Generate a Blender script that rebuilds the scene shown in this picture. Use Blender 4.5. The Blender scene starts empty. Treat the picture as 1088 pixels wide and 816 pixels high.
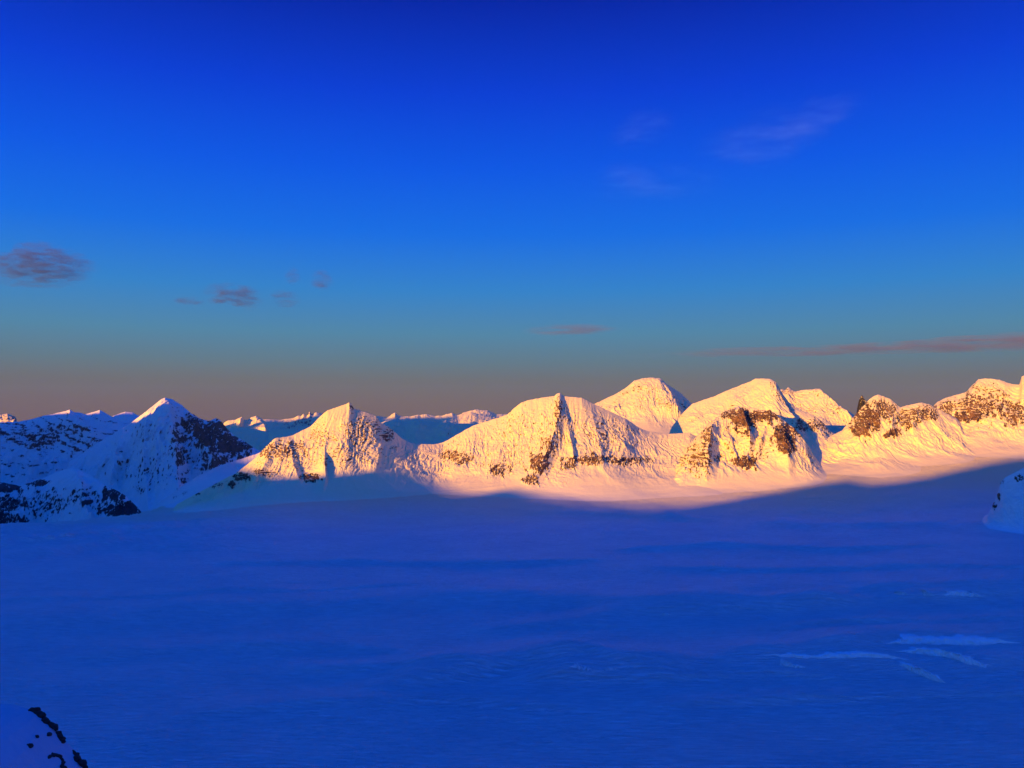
import bpy, math
import numpy as np
from mathutils import Vector

# ------------------------------------------------------------------ basics
FPX, CX, CY, HORIZON = 905.0, 544.0, 408.0, 448.0
PITCH = math.atan((HORIZON - CY) / FPX)
CA, SA = math.cos(PITCH), math.sin(PITCH)
SUN_AZ, SUN_EL = math.radians(36), math.radians(5.0)      # sun stands behind and to one side of the viewer
SUN = np.array([-math.sin(SUN_AZ) * math.cos(SUN_EL), -math.cos(SUN_AZ) * math.cos(SUN_EL), math.sin(SUN_EL)])
scene = bpy.context.scene
COL = scene.collection


def ray(px, py):
    """direction per metre of forward distance (x, 1, z)"""
    dx = (np.asarray(px, float) - CX) / FPX
    dz = (CY - np.asarray(py, float)) / FPX
    yy = CA - SA * dz
    return dx / yy, (SA + CA * dz) / yy


def project(x, y, z):
    yc = CA * y + SA * z
    zc = -SA * y + CA * z
    return CX + FPX * x / yc, CY - FPX * zc / yc


def lerp(a, b, t):
    return a + (b - a) * t


def sst(a, b, x):
    t = np.clip((x - a) / (b - a), 0, 1)
    return t * t * (3 - 2 * t)


# ------------------------------------------------------------------ noise
_rs = np.random.RandomState(7)
_ga = _rs.rand(8192) * 2 * math.pi
_GX, _GY = np.cos(_ga), np.sin(_ga)
_PM = _rs.permutation(8192).astype(np.int64)


def gnoise(x, y, seed=0):
    x, y = np.broadcast_arrays(np.asarray(x, float), np.asarray(y, float))
    i = np.floor(x).astype(np.int64); j = np.floor(y).astype(np.int64)
    fx = x - i; fy = y - j
    u = fx * fx * fx * (fx * (fx * 6 - 15) + 10); v = fy * fy * fy * (fy * (fy * 6 - 15) + 10)
    a0 = _PM[(i + seed * 131) & 8191]; a1 = _PM[(i + 1 + seed * 131) & 8191]

    def g(a, di, dj):
        h = _PM[(a + j + dj) & 8191]
        return _GX[h] * (fx - di) + _GY[h] * (fy - dj)
    return 1.5 * lerp(lerp(g(a0, 0, 0), g(a1, 1, 0), u), lerp(g(a0, 0, 1), g(a1, 1, 1), u), v)


def fbm(x, y, octv=5, seed=0, gain=0.5, lac=2.03):
    s, a, n = 0, 1.0, 0
    for k in range(octv):
        s = s + a * gnoise(x, y, seed + k * 17); n += a
        a *= gain; x = x * lac + 3.7; y = y * lac - 1.3
    return s / n


def ridged(x, y, octv=5, seed=0, gain=0.5, lac=2.07):
    """0..1, sharp crests"""
    s, a, n, w = 0, 1.0, 0, 1.0
    for k in range(octv):
        r = (1 - np.abs(gnoise(x, y, seed + k * 13))) ** 2
        s = s + a * r * w; n += a
        w = np.clip(r * 1.6, 0, 1)
        a *= gain; x = x * lac + 1.7; y = y * lac + 5.1
    return s / n


# ------------------------------------------------------------------ objects
def tag(o, label=None, cat=None, group=None, kind=None):
    for k, v in (('label', label), ('category', cat), ('group', group), ('kind', kind)):
        if v:
            o[k] = v
    return o


def grid_object(name, P, mat, rock=None, parent=None, warm_tint=None):
    n, m = P.shape[:2]
    me = bpy.data.meshes.new(name)
    me.vertices.add(n * m)
    me.vertices.foreach_set('co', P.reshape(-1).astype(np.float32))
    idx = np.arange(n * m).reshape(n, m)
    q = np.stack([idx[:-1, :-1], idx[:-1, 1:], idx[1:, 1:], idx[1:, :-1]], -1).reshape(-1, 4)
    nf = len(q)
    me.loops.add(nf * 4)
    me.loops.foreach_set('vertex_index', q.reshape(-1).astype(np.int32))
    me.polygons.add(nf)
    me.polygons.foreach_set('loop_start', (np.arange(nf) * 4).astype(np.int32))
    me.update(calc_edges=True)
    me.polygons.foreach_set('use_smooth', np.ones(nf, bool))
    if rock is not None:
        a = me.attributes.new('rock', 'FLOAT', 'POINT')
        a.data.foreach_set('value', rock.reshape(-1).astype(np.float32))
    if warm_tint is not None:
        a = me.attributes.new('warm_tint', 'FLOAT', 'POINT')
        a.data.foreach_set('value', np.broadcast_to(warm_tint, (n, m)).reshape(-1).astype(np.float32))
    me.materials.append(mat)
    o = bpy.data.objects.new(name, me)
    COL.objects.link(o)
    o.parent = parent
    return o


# ------------------------------------------------------------------ materials
def newmat(name):
    m = bpy.data.materials.new(name); m.use_nodes = True
    nt = m.node_tree; nt.nodes.clear()
    return m, nt, nt.nodes, nt.links


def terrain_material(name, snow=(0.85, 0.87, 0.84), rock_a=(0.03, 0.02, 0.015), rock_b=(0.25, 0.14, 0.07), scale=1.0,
                     ripple=0.0, rough=0.7, bump=1.0, warm_snow=(0.88, 0.75, 0.35)):
    m, nt, N, L = newmat(name)
    out = N.new('ShaderNodeOutputMaterial'); b = N.new('ShaderNodeBsdfPrincipled')
    L.new(b.outputs[0], out.inputs[0])
    b.inputs['Roughness'].default_value = rough
    b.inputs['Specular IOR Level'].default_value = 0.15
    geo = N.new('ShaderNodeNewGeometry')

    def noise(s, det=6, rg=0.6, vec=None):
        n = N.new('ShaderNodeTexNoise'); n.inputs['Scale'].default_value = s
        n.inputs['Detail'].default_value = det; n.inputs['Roughness'].default_value = rg
        L.new(vec or geo.outputs['Position'], n.inputs['Vector'])
        return n
    # rock colour
    nr = noise(0.02 / scale, 8, 0.65)
    cr = N.new('ShaderNodeValToRGB')
    cr.color_ramp.elements[0].position = 0.35; cr.color_ramp.elements[0].color = (*rock_a, 1)
    cr.color_ramp.elements[1].position = 0.66; cr.color_ramp.elements[1].color = (*rock_b, 1)
    L.new(nr.outputs['Fac'], cr.inputs['Fac'])
    # snow colour, very slight variation of old and fresh snow
    ns = noise(0.006 / scale, 5, 0.6)
    cs = N.new('ShaderNodeValToRGB')
    cs.color_ramp.elements[0].position = 0.3; cs.color_ramp.elements[0].color = (snow[0] * .84, snow[1] * .86, snow[2] * .90, 1)
    cs.color_ramp.elements[1].position = 0.7; cs.color_ramp.elements[1].color = (*snow, 1)
    L.new(ns.outputs['Fac'], cs.inputs['Fac'])
    # warm sunlight on and below the massif, put into the snow colour
    du = N.new('ShaderNodeAttribute'); du.attribute_name = 'warm_tint'
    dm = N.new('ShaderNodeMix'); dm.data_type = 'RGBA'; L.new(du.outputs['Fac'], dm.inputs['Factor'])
    L.new(cs.outputs[0], dm.inputs['A']); dm.inputs['B'].default_value = (*warm_snow, 1)
    at = N.new('ShaderNodeAttribute'); at.attribute_name = 'rock'
    nf = noise(0.11 / scale, 6, 0.7)
    ad = N.new('ShaderNodeMath'); ad.operation = 'MULTIPLY_ADD'
    L.new(nf.outputs['Fac'], ad.inputs[0]); ad.inputs[1].default_value = 0.7
    sb = N.new('ShaderNodeMath'); sb.operation = 'SUBTRACT'; sb.inputs[1].default_value = 0.35
    L.new(at.outputs['Fac'], sb.inputs[0]); L.new(sb.outputs[0], ad.inputs[2])
    mr = N.new('ShaderNodeMapRange'); mr.inputs['From Min'].default_value = 0.42; mr.inputs['From Max'].default_value = 0.58
    mr.interpolation_type = 'SMOOTHSTEP'
    L.new(ad.outputs[0], mr.inputs['Value'])
    mx = N.new('ShaderNodeMix'); mx.data_type = 'RGBA'
    L.new(mr.outputs[0], mx.inputs['Factor']); L.new(dm.outputs['Result'], mx.inputs['A']); L.new(cr.outputs[0], mx.inputs['B'])
    L.new(mx.outputs['Result'], b.inputs['Base Color'])
    # bump
    bp = N.new('ShaderNodeBump'); bp.inputs['Strength'].default_value = 0.8
    bp.inputs['Distance'].default_value = 1.0
    nb = noise(0.06 / scale, 8, 0.72)
    k = N.new('ShaderNodeMath'); k.operation = 'MULTIPLY'; L.new(nb.outputs['Fac'], k.inputs[0])
    kk = N.new('ShaderNodeMath'); kk.operation = 'MULTIPLY_ADD'; L.new(mr.outputs[0], kk.inputs[0])
    kk.inputs[1].default_value = 9.0 * scale * bump; kk.inputs[2].default_value = 1.6 * scale * bump
    L.new(kk.outputs[0], k.inputs[1])
    h = k.outputs[0]
    if ripple:
        # wind-carved snow: short crescents elongated across the wind
        mp = N.new('ShaderNodeMapping'); mp.vector_type = 'POINT'
        mp.inputs['Rotation'].default_value = (0, 0, math.radians(28))
        mp.inputs['Scale'].default_value = (0.035, 0.22, 0.1)
        L.new(geo.outputs['Position'], mp.inputs['Vector'])
        n1 = noise(1.0, 5, 0.62, mp.outputs[0])
        n1.inputs['Distortion'].default_value = 0.6
        # streaks: snow colour slightly darker in the low parts of the ripples
        cr2 = N.new('ShaderNodeMapRange'); cr2.inputs['From Min'].default_value = 0.35; cr2.inputs['From Max'].default_value = 0.68
        cr2.inputs['To Min'].default_value = 0.80; cr2.inputs['To Max'].default_value = 1.0
        L.new(n1.outputs['Fac'], cr2.inputs['Value'])
        cl = N.new('ShaderNodeMix'); cl.data_type = 'FLOAT'; L.new(du.outputs['Fac'], cl.inputs['Factor']); L.new(cr2.outputs[0], cl.inputs['A']); cl.inputs['B'].default_value = 1.0
        cv = N.new('ShaderNodeVectorMath'); cv.operation = 'SCALE'
        L.new(mx.outputs['Result'], cv.inputs[0]); L.new(cl.outputs['Result'], cv.inputs['Scale']); L.new(cv.outputs[0], b.inputs['Base Color'])
        a1 = N.new('ShaderNodeMath'); a1.operation = 'MULTIPLY_ADD'
        L.new(n1.outputs['Fac'], a1.inputs[0]); a1.inputs[1].default_value = ripple
        L.new(h, a1.inputs[2]); h = a1.outputs[0]
    L.new(h, bp.inputs['Height'])
    L.new(bp.outputs[0], b.inputs['Normal'])
    return m


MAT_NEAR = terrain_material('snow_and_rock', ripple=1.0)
MAT_STEP = terrain_material('clean_snow')
MAT_FAR = terrain_material('distant_snow_and_rock', scale=4.0, rock_a=(0.03, 0.03, 0.03), rock_b=(0.12, 0.09, 0.08), warm_snow=(0.78, 0.76, 0.62))
MAT_VFAR = terrain_material('remote_snow_and_rock', scale=8.0, rock_a=(0.12, 0.08, 0.07), rock_b=(0.25, 0.17, 0.14))
MAT_TOWER = terrain_material('shaded_tower_rock', rock_a=(0.02, 0.02, 0.02), rock_b=(0.05, 0.045, 0.045))  # rock colour darkened to put the tower's shade into it
MAT_GLACIER = terrain_material('glacier_snow', ripple=16.0, bump=0.5)
MAT_FORE = terrain_material('foreground_snow', scale=0.05, snow=(0.46, 0.52, 0.58), bump=1.2)  # near snow coloured darker, standing in for the dim lower corner


def outward(me):
    import bmesh
    bm = bmesh.new(); bm.from_mesh(me); bmesh.ops.recalc_face_normals(bm, faces=bm.faces); bm.to_mesh(me); bm.free(); me.update()


# ------------------------------------------------------------------ glacier height function
def px_of(x, y):
    return CX + FPX * x / (np.maximum(y, 50) * CA)


# long soft swells of the glacier: (points px,py ; height m ; width m near side ; far side)
SWELLS = [
    ([(-60, 664), (100, 657), (240, 647), (400, 640), (540, 634), (700, 645), (900, 640)], 5, 60, 160),
    ([(400, 728), (470, 718), (560, 706), (620, 704), (660, 712), (700, 716)], 7, 28, 90),
    ([(560, 720), (660, 712), (760, 706), (850, 694), (960, 684), (1150, 672)], 6, 40, 120),
    ([(600, 660), (690, 651), (760, 650), (900, 642), (1150, 626)], 6, 36, 110),
    ([(760, 628), (900, 630), (1000, 626), (1150, 622)], 5, 40, 140),
    ([(-60, 600), (60, 590), (160, 575), (300, 560)], 6, 40, 120),
    ([(-60, 585), (60, 576), (140, 566), (230, 556)], 6, 30, 90),
    ([(560, 545), (700, 550), (850, 558), (1150, 563)], 6, 80, 200),
    ([(780, 700), (900, 704), (1000, 712), (1100, 700)], 5, 45, 70),
]
SWELLS += [
    ([(-60, 646), (60, 641), (180, 634), (300, 631), (460, 622)], 2.5, 16, 60),
    ([(80, 700), (200, 690), (330, 686), (430, 690)], 3, 18, 60),
    ([(300, 712), (420, 708), (520, 712)], 3, 14, 46),
    ([(200, 600), (360, 596), (520, 600), (640, 596)], 3, 22, 90),
    ([(520, 668), (600, 664), (680, 668)], 2.5, 14, 50),
    ([(560, 722), (700, 724), (820, 716), (900, 722)], 3, 12, 44),
    ([(700, 752), (860, 742), (1000, 736), (1150, 742)], 3, 12, 44),
    ([(200, 762), (340, 748), (480, 744), (620, 756)], 2.5, 12, 44),
    ([(820, 672), (940, 664), (1060, 662), (1150, 666)], 3, 14, 50),
    ([(640, 585), (760, 580), (900, 584), (1000, 578)], 3.5, 26, 90),
    ([(700, 604), (840, 608), (980, 602), (1120, 606)], 3, 20, 80)]
SW = []
for pts, h, wn, wf in SWELLS:
    p = np.array(pts, float)
    dx, dz = ray(p[:, 0], p[:, 1])
    Y = -350 / dz
    SW.append((p[:, 0], Y, h, wn, wf))


def G(x, y):
    x = np.asarray(x, float); y = np.asarray(y, float)
    px = px_of(x, y)
    z = -350 + 216 * np.clip((y - 2900) / 1600, 0, 1.3) ** 1.2 * sst(200, 2400, x)
    # snow apron that eases up towards the feet of the mountains
    q = np.maximum(y - np.interp(px, [100, 150, 300, 450, 640, 800, 950, 1200], [2600, 2650, 2750, 2850, 3000, 3100, 3350, 3450]), 0)
    q = np.minimum(q, 760)
    z = z + 0.13 * np.where(q < 800, q * q / 1600, q - 400) * sst(140, 330, px) * (1 - 0.6 * sst(700, 950, px))
    z = z + 10 * fbm(x / 700, y / 420, 5, 5) + 1.2 * fbm(x / 160, y / 90, 3, 9)
    for pxs, Ys, h, wn, wf in SW:
        Yl = np.interp(px, pxs, Ys)
        d = y - Yl
        ends = sst(pxs[0] - 40, pxs[0] + 60, px) * (1 - sst(pxs[-1] - 60, pxs[-1] + 40, px))
        wob = 0.75 + 0.5 * gnoise(x / 130, y / 400, 31)
        z = z + 3.0 * h * ends * wob * np.where(d < 0, np.exp(-(d / wn) ** 2), np.exp(-(d / wf) ** 2))
    # broken, crevassed ice near the lip
    br = sst(330, 120, px) * sst(2100, 2450, y)
    z = z + br * (10 * ridged(x / 150 + y / 300, y / 60, 3, 77) + 5 * fbm(x / 40, y / 22, 3, 3))
    # lip of the glacier: it falls away into the valley
    lip = np.interp(px, [-400, 0, 40, 60, 90, 150, 175, 240, 400, 500], [2600, 2840, 2880, 2890, 3010, 3200, 3420, 3900, 4500, 4700])
    over = np.maximum(y - lip, 0)
    z = z - np.where(px < 520, np.minimum(over ** 2 / 500, over * 0.55), 0)
    return np.maximum(z, -1500)


def warm_tint_at(x, y):  # how strongly the warm sunlight tint is put into the snow colour
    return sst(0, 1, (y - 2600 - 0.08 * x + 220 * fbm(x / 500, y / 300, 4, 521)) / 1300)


# ------------------------------------------------------------------ mountain builder
def mountain(name, label, crest, Yc, Yf, Yb, foot=None, back=-900, power=1.5, ppx=2.6, ns=300, nb=60, jag=0.8, sc=1.0,
             flute=(45, 10), lump=(260, 30), crag=7.0, spurs=(), rocks=(), steep=1.15, rockbase=0.0, mat=None, seed=1,
             strata=0.0, ends=(14, 14), rn=(8, 7), craggy=0.28, soft=9, clean=1.0, toe=0.16, cat='mountain'):
    """crest: picture bearing and height of the skyline; Yc, Yf, Yb: forward distance in metres of crest, front foot and rear
    foot (numbers or [(bearing, distance)] lists). foot: height of the front foot (None = glacier surface)."""
    c = np.array(crest, float)
    px = np.linspace(c[0, 0], c[-1, 0], int((c[-1, 0] - c[0, 0]) * ppx) + 2)

    def yy(v):
        return np.full_like(px, v) if not isinstance(v, (list, tuple)) else np.interp(px, *np.array(v, float).T)
    Yc_, Yf_, Yb_ = yy(Yc), yy(Yf), yy(Yb)
    py = np.interp(px, c[:, 0], c[:, 1])
    kk = int(soft * ppx) | 1
    gk = np.hanning(kk + 2)[1:-1]; gk /= gk.sum()
    pys = np.convolve(np.pad(py, kk // 2, 'edge'), gk, 'valid')
    py = py - jag * fbm(px / 6.0, px * 0 + seed, 5, seed + 3, gain=0.6)
    dx, dz = ray(px, py)
    Zc = dz * Yc_
    Zs = ray(px, pys)[1] * Yc_
    s = np.linspace(0, 1, ns) ** 0.9
    Yg = Yf_[None] + (Yc_ - Yf_)[None] * s[:, None]
    S = np.repeat(s[:, None], len(px), 1)
    # bearings may converge towards the crest so gullies fan out below
    X = dx[None] * Yg
    taper = sst(0, 1, (px - px[0]) / ends[0]) * sst(0, 1, (px[-1] - px) / ends[1])

    F = (G(X, Yg) - 1.5) if foot is None else np.full_like(X, foot)
    shape = S ** power * (S / (S + toe)) * (1 + toe)
    Z = lerp(F, Zs[None], shape) + (Zc - Zs)[None] * S ** 7
    H = np.maximum(Zc[None] - F, 0)
    hf = np.clip(H / (120 * sc), 0, 1)
    win = sst(0.12, 0.5, S) * (1 - S ** 6)
    D = np.zeros_like(Z)
    # lumps, flutes, crags
    wx = X + 60 * sc * fbm(X / (200 * sc), Yg / (300 * sc), 3, seed + 50)
    D += lump[1] * 1.35 * (ridged(wx / lump[0], Yg / (lump[0] * 1.8), 6, seed + 7, gain=0.56) - 0.45)
    fl = ridged(wx / flute[0] + 0.15 * fbm(X / 70, Yg / 90, 2, seed), Yg / (flute[0] * 8.0), 3, seed + 21)
    D += flute[1] * (fl - 0.45) * sst(0.38, 0.62, S)
    PX = np.repeat(px[None], ns, 0)
    for sp in spurs:       # (list of (bearing, s)), height, width in bearing units, sharpness side ratio
        pts, h, w = sp[:3]
        asym = sp[3] if len(sp) > 3 else 1.0
        pts = np.array(sorted(pts, key=lambda q: q[1]), float)
        lx = np.interp(S, pts[:, 1], pts[:, 0]) + 1.6 * fbm(S * 9, S * 0 + seed, 3, seed + 8)
        inr = sst(pts[0, 1] - 0.06, pts[0, 1] + 0.05, S) * (1 - sst(pts[-1, 1] - 0.28, pts[-1, 1] + 0.04, S) * (pts[-1, 1] < 0.98))
        d = PX - lx
        d = np.where(d > 0, d / (w * asym), -d / w)
        D += h * inr * np.clip(1 - d, 0, 1) ** 1.3
    Z = Z + D * win * hf
    Z = lerp(F, Z, taper[None])
    # rock zones: (bearing, height on picture, radius x, radius y, strength)
    qx, qy = project(X, Yg, Z)
    zone = rockbase * sst(0.22, 0.55, S) * (1 + 0.9 * fbm(X / (130 * sc), Yg / (130 * sc), 4, seed + 66))
    for (ax, ay, rx, ry, k) in rocks:
        d2 = ((qx - ax) / rx) ** 2 + ((qy - ay) / ry) ** 2
        zone = np.maximum(zone, k * (1 - sst(0.45, 1.5, np.sqrt(d2) + 1.15 * fbm(qx / 6, qy / 9, 5, seed + 60, gain=0.65))))
    # crags: blocky steps where rock shows
    cn = ridged(wx / (28 * sc), (Yg + 0.6 * Z) / (22 * sc), 5, seed + 33, gain=0.62)
    blk = fbm(wx / (16 * sc), Z / (11 * sc), 4, seed + 41, gain=0.6)
    rill = ridged(wx / (17 * sc), Yg / (120 * sc), 4, seed + 47, gain=0.6)
    st = 0
    if strata:
        band = Z / (26 * sc) + 0.010 / sc * X + 1.3 * fbm(X / (400 * sc), Yg / (400 * sc), 3, seed + 70)
        st = np.abs(band - np.floor(band) - 0.5) * 2
        st = sst(0.55, 0.95, st) * strata
    zz = np.clip(zone, 0, 1)
    hw = sst(0.0, 0.12, S) * (1 - S ** 14) * np.clip(H / (40 * sc), 0, 1)
    Z = Z + crag * sc * hw * (zz ** 1.8 * ((cn - 0.4) * 1.7 + blk * 1.2) + craggy * (2.0 * (rill - 0.42) + 0.5 * blk) * sst(0.2, 0.55, S)) * taper[None]
    # slope
    gy = np.gradient(Z, axis=0) / np.maximum(np.gradient(Yg, axis=0), 1e-3)
    gx = np.gradient(Z, axis=1) / np.maximum(np.gradient(X, axis=1), 1e-3)
    slope = np.hypot(gy, gx)
    fine = fbm(wx / (rn[0] * sc), Z / (rn[1] * sc), 4, seed + 90, gain=0.65)
    zq = np.sqrt(np.clip(zone, 0, 1.2))
    rock = -0.42 + 0.92 * zone + 1.75 * fine * zq + 0.24 * np.clip((slope - slope.mean()) / slope.std(), -1.8, 2.6) * zq - 0.25 * (cn - 0.4) * zq
    rock = rock + st * 0.75 * sst(0.25, 0.5, S) * (0.7 + fine)
    rock = np.clip(rock, -0.5, 1.5)
    P = np.stack([X, Yg, Z], -1)
    warm_tint = clean * np.maximum(sst(0.1, 0.6, S) if foot is None else np.ones_like(S), warm_tint_at(X, Yg))
    # rear side, a real slope down to the rear foot
    t = (np.linspace(0, 1, nb + 1)[1:]) ** 1.4
    T = np.repeat(t[:, None], len(px), 1)
    Yr = Yc_[None] + (Yb_ - Yc_)[None] * T
    Xr = dx[None] * Yr
    Bz = np.minimum(back, Zc[None] - 5)
    Zc = Z[-1]
    Bz = np.minimum(Bz, Zc - 5)
    Zr = lerp(Zc[None], Bz, T ** 0.85)
    Zr = Zr + lump[1] * (ridged(Xr / lump[0], Yr / lump[0], 4, seed + 7) - 0.5) * np.clip(T * 3, 0, 1) * np.clip((Zc[None] - Bz) / 400, 0, 1)
    Pr = np.stack([Xr, Yr, Zr], -1)
    Rr = np.clip(-0.2 + 0.6 * fbm(Xr / (40 * sc), Yr / (40 * sc), 4, seed + 4) + 0 * Zr, -0.5, 1)
    o = grid_object(name, np.concatenate([P, Pr], 0), mat or MAT_NEAR, np.concatenate([rock, Rr], 0), warm_tint=np.concatenate([warm_tint, clean + 0 * Zr], 0))
    tag(o, label, cat, kind='structure')
    return o


BUILT = []
def add(*a, **k):
    o = mountain(*a, **k); BUILT.append(o); return o


# --- the near massif -------------------------------------------------------
add('snow_mountain', 'rounded sunlit snow dome with a small rock tip, at the edge of the shaded valley',
    [(140, 556), (152, 551), (170, 545), (186, 537), (200, 529), (225, 516), (240, 508), (250, 503), (262, 494), (272, 486), (281, 476), (292, 465.6), (306, 463.8), (312, 462),
     (330, 453), (340, 442.5), (348, 436), (358, 432.5), (366, 430), (371, 427.5), (373, 429), (376, 434), (391, 438.6), (400, 442.5), (404.5, 449),
     (417, 456.6), (425, 464), (432, 469), (440, 471.5), (455, 472), (470, 472), (480, 476), (500, 486)],
    [(140, 3300), (250, 3650), (340, 3950), (400, 4100), (500, 4300)], [(140, 3120), (250, 3250), (400, 3450), (500, 3600)],
    [(140, 3600), (250, 4300), (500, 5400)], power=1.35, back=-1100, ends=(5, 14), seed=11, lump=(190, 14), flute=(26, 6), crag=9.0, rockbase=0.38, craggy=0.3, soft=30, toe=0.32, rn=(11, 4.5),
    spurs=[([(346, 0.72), (345, 0.5), (347, 0.33), (344, 0.2)], 34, 14, 0.22), ([(404, 0.95), (405, 0.7), (400, 0.45)], 12, 12, 0.3),
           ([(306, 1.0), (312, 0.6), (318, 0.4)], 20, 14, 0.5), ([(292, 0.98), (280, 0.7), (268, 0.5)], 20, 12, 0.7),
           ([(366, 0.9), (362, 0.7), (368, 0.45)], 8, 14, 0.8)],
    rocks=[(300, 478, 36, 12, 0.7), (345, 465, 24, 14, 0.55), (385, 458, 30, 22, 0.62), (318, 494, 30, 9, 0.5), (372, 484, 44, 16, 0.55), (330, 508, 12, 6, 0.95),
           (257, 507, 11, 5, 1.0), (247, 515, 5, 4, 1.0), (208, 522, 6, 8, 1.0), (226, 514, 12, 5, 0.8), (282, 503, 14, 5, 0.7), (193, 526, 5, 5, 0.5),
           (413, 462, 9, 9, 0.75), (374, 432, 4, 4, 0.7), (420, 476, 8, 3, 0.6)])
add('snow_slope', 'long smooth snow shoulder in shade running down from the rounded dome to the valley edge',
    [(136, 560), (148, 551), (160, 540), (176, 529), (193, 517), (210, 506), (229, 496.5), (245, 491), (258, 487), (273, 482), (282, 478), (296, 474), (320, 474)],
    [(136, 3400), (250, 4250), (320, 4450)], [(136, 3150), (250, 3500), (320, 3700)], [(136, 3900), (320, 5200)], power=1.25, back=-1200, ends=(6, 10), toe=0.3, clean=0.45, seed=15, lump=(240, 10), flute=(60, 2), crag=4, craggy=0.15, ns=220,
    rocks=[(196, 524, 5, 3, 0.7), (186, 529, 4, 3, 0.6)], cat='snow slope')
add('snow_mountain', 'broad sunlit snow mountain with fluted face and dark rock arete below its blunt top',
    [(430, 486), (448, 478), (460, 472), (469.5, 470.6), (477, 467), (485, 462), (503, 452), (521, 446.4), (532, 443), (539, 440.5), (547, 433), (554, 427.6), (562, 425), (575, 422.5),
     (589, 420.7), (592, 418), (595, 417.2), (599.4, 421), (618, 422.5), (626.5, 427), (636.7, 432), (652, 439), (667, 446), (679, 454.6),
     (689.5, 458.5), (707, 461), (733, 460), (745, 466), (760, 480), (775, 500)],
    [(430, 4250), (595, 4350), (700, 4450), (775, 4300)], [(430, 3560), (520, 3520), (640, 3480), (775, 3560)], [(430, 5200), (775, 5300)],
    power=1.32, back=-700, seed=23, lump=(230, 14), flute=(20, 7), crag=9.0, craggy=0.22, jag=0.7, rn=(5.5, 15),
    spurs=[([(594, 1.0), (594, 0.75), (584, 0.5), (572, 0.3), (560, 0.12)], 50, 26, 0.4), ([(600, 0.97), (604, 0.7), (610, 0.4)], 22, 9, 0.5),
           ([(555, 1.0), (538, 0.7), (520, 0.4)], 18, 22, 0.8), ([(626, 1.0), (634, 0.7), (640, 0.4)], 18, 18, 0.7),
           ([(665, 1.0), (662, 0.6), (650, 0.35)], 14, 16, 0.8), ([(503, 1.0), (490, 0.6), (480, 0.4)], 14, 18, 0.9)],
    rocks=[(487, 487, 20, 9, 0.85), (515, 462, 8, 5, 0.5), (530, 499, 15, 9, 0.85), (545, 488, 16, 6, 0.5), (572, 492, 14, 14, 0.95), (582, 475, 9, 14, 0.75),
           (594, 436, 6, 16, 0.75), (565, 510, 10, 7, 0.9), (605, 494, 10, 6, 0.9), (628, 489, 24, 6, 0.95), (662, 491, 16, 5, 0.9),
           (640, 488, 50, 5, 0.85), (540, 494, 40, 7, 0.6), (480, 484, 24, 7, 0.8), (676, 489, 22, 5, 0.85), (645, 462, 44, 26, 0.58), (550, 458, 66, 28, 0.5), (600, 450, 22, 34, 0.5), (672, 458, 14, 8, 0.6), (590, 500, 30, 16, 0.5)], rockbase=0.40, soft=14)
add('snow_mountain', 'flat-topped sunlit snow summit rising behind the fluted mountain',
    [(600, 446), (620, 434), (635, 427.6), (645.7, 422.5), (655, 418), (665, 412), (674, 404.4), (683, 402), (692, 401), (702, 402), (706, 406), (710, 409), (718, 414),
     (725, 419), (734.5, 428.4), (750, 441), (775, 455)],
    8400, [(600, 7000), (775, 7000)], 10800, foot=-125, power=1.1, back=-900, seed=37, sc=1.7, lump=(480, 46), flute=(62, 16), jag=0.8, ns=280, rockbase=0.46, craggy=0.5,
    spurs=[([(707, 1.0), (708, 0.85), (716, 0.65), (720, 0.45)], 100, 32, 0.4), ([(674, 1.0), (664, 0.8), (650, 0.6)], 30, 20, 0.6), ([(692, 0.95), (684, 0.5), (690, 0.2)], 20, 18, 0.8)],
    rocks=[(650, 428, 14, 8, 0.5), (707, 428, 12, 9, 0.6), (730, 435, 18, 8, 0.35)])
add('snow_mountain', 'smooth sunlit snow peak with rounded twin top above the rocky buttress',
    [(700, 470), (715, 452), (727, 437), (735.8, 429), (747, 425), (759, 421), (770, 416), (779.6, 412), (790, 408), (797.6, 405), (802.7, 402.3), (810, 402), (818, 402.6), (824.6, 405.7),
     (830, 416), (838, 427), (846.5, 434), (856, 438), (864.5, 441), (870, 445), (874.8, 449), (882, 458), (889, 462), (900, 461), (915, 468), (945, 476), (1010, 500)],
    [(700, 5250), (800, 5200), (850, 4900), (935, 4500), (1010, 4400)], [(700, 4300), (935, 3800), (1010, 3800)], [(700, 6800), (935, 6200)], foot=None, power=1.4, ends=(14, 62), back=-500, seed=41,
    lump=(300, 30), flute=(50, 8), jag=0.9, rockbase=0.36, craggy=0.5, soft=16,
    spurs=[([(820, 1.0), (833, 0.86), (845, 0.7), (850, 0.5)], 42, 24, 0.5), ([(779, 1.0), (782, 0.8), (788, 0.6)], 22, 16, 0.6)],
    rocks=[(821, 408, 6, 5, 0.6), (775, 420, 14, 5, 0.4), (860, 452, 26, 8, 0.8), (745, 430, 14, 4, 0.4), (880, 461, 12, 4, 0.5)])
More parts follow.
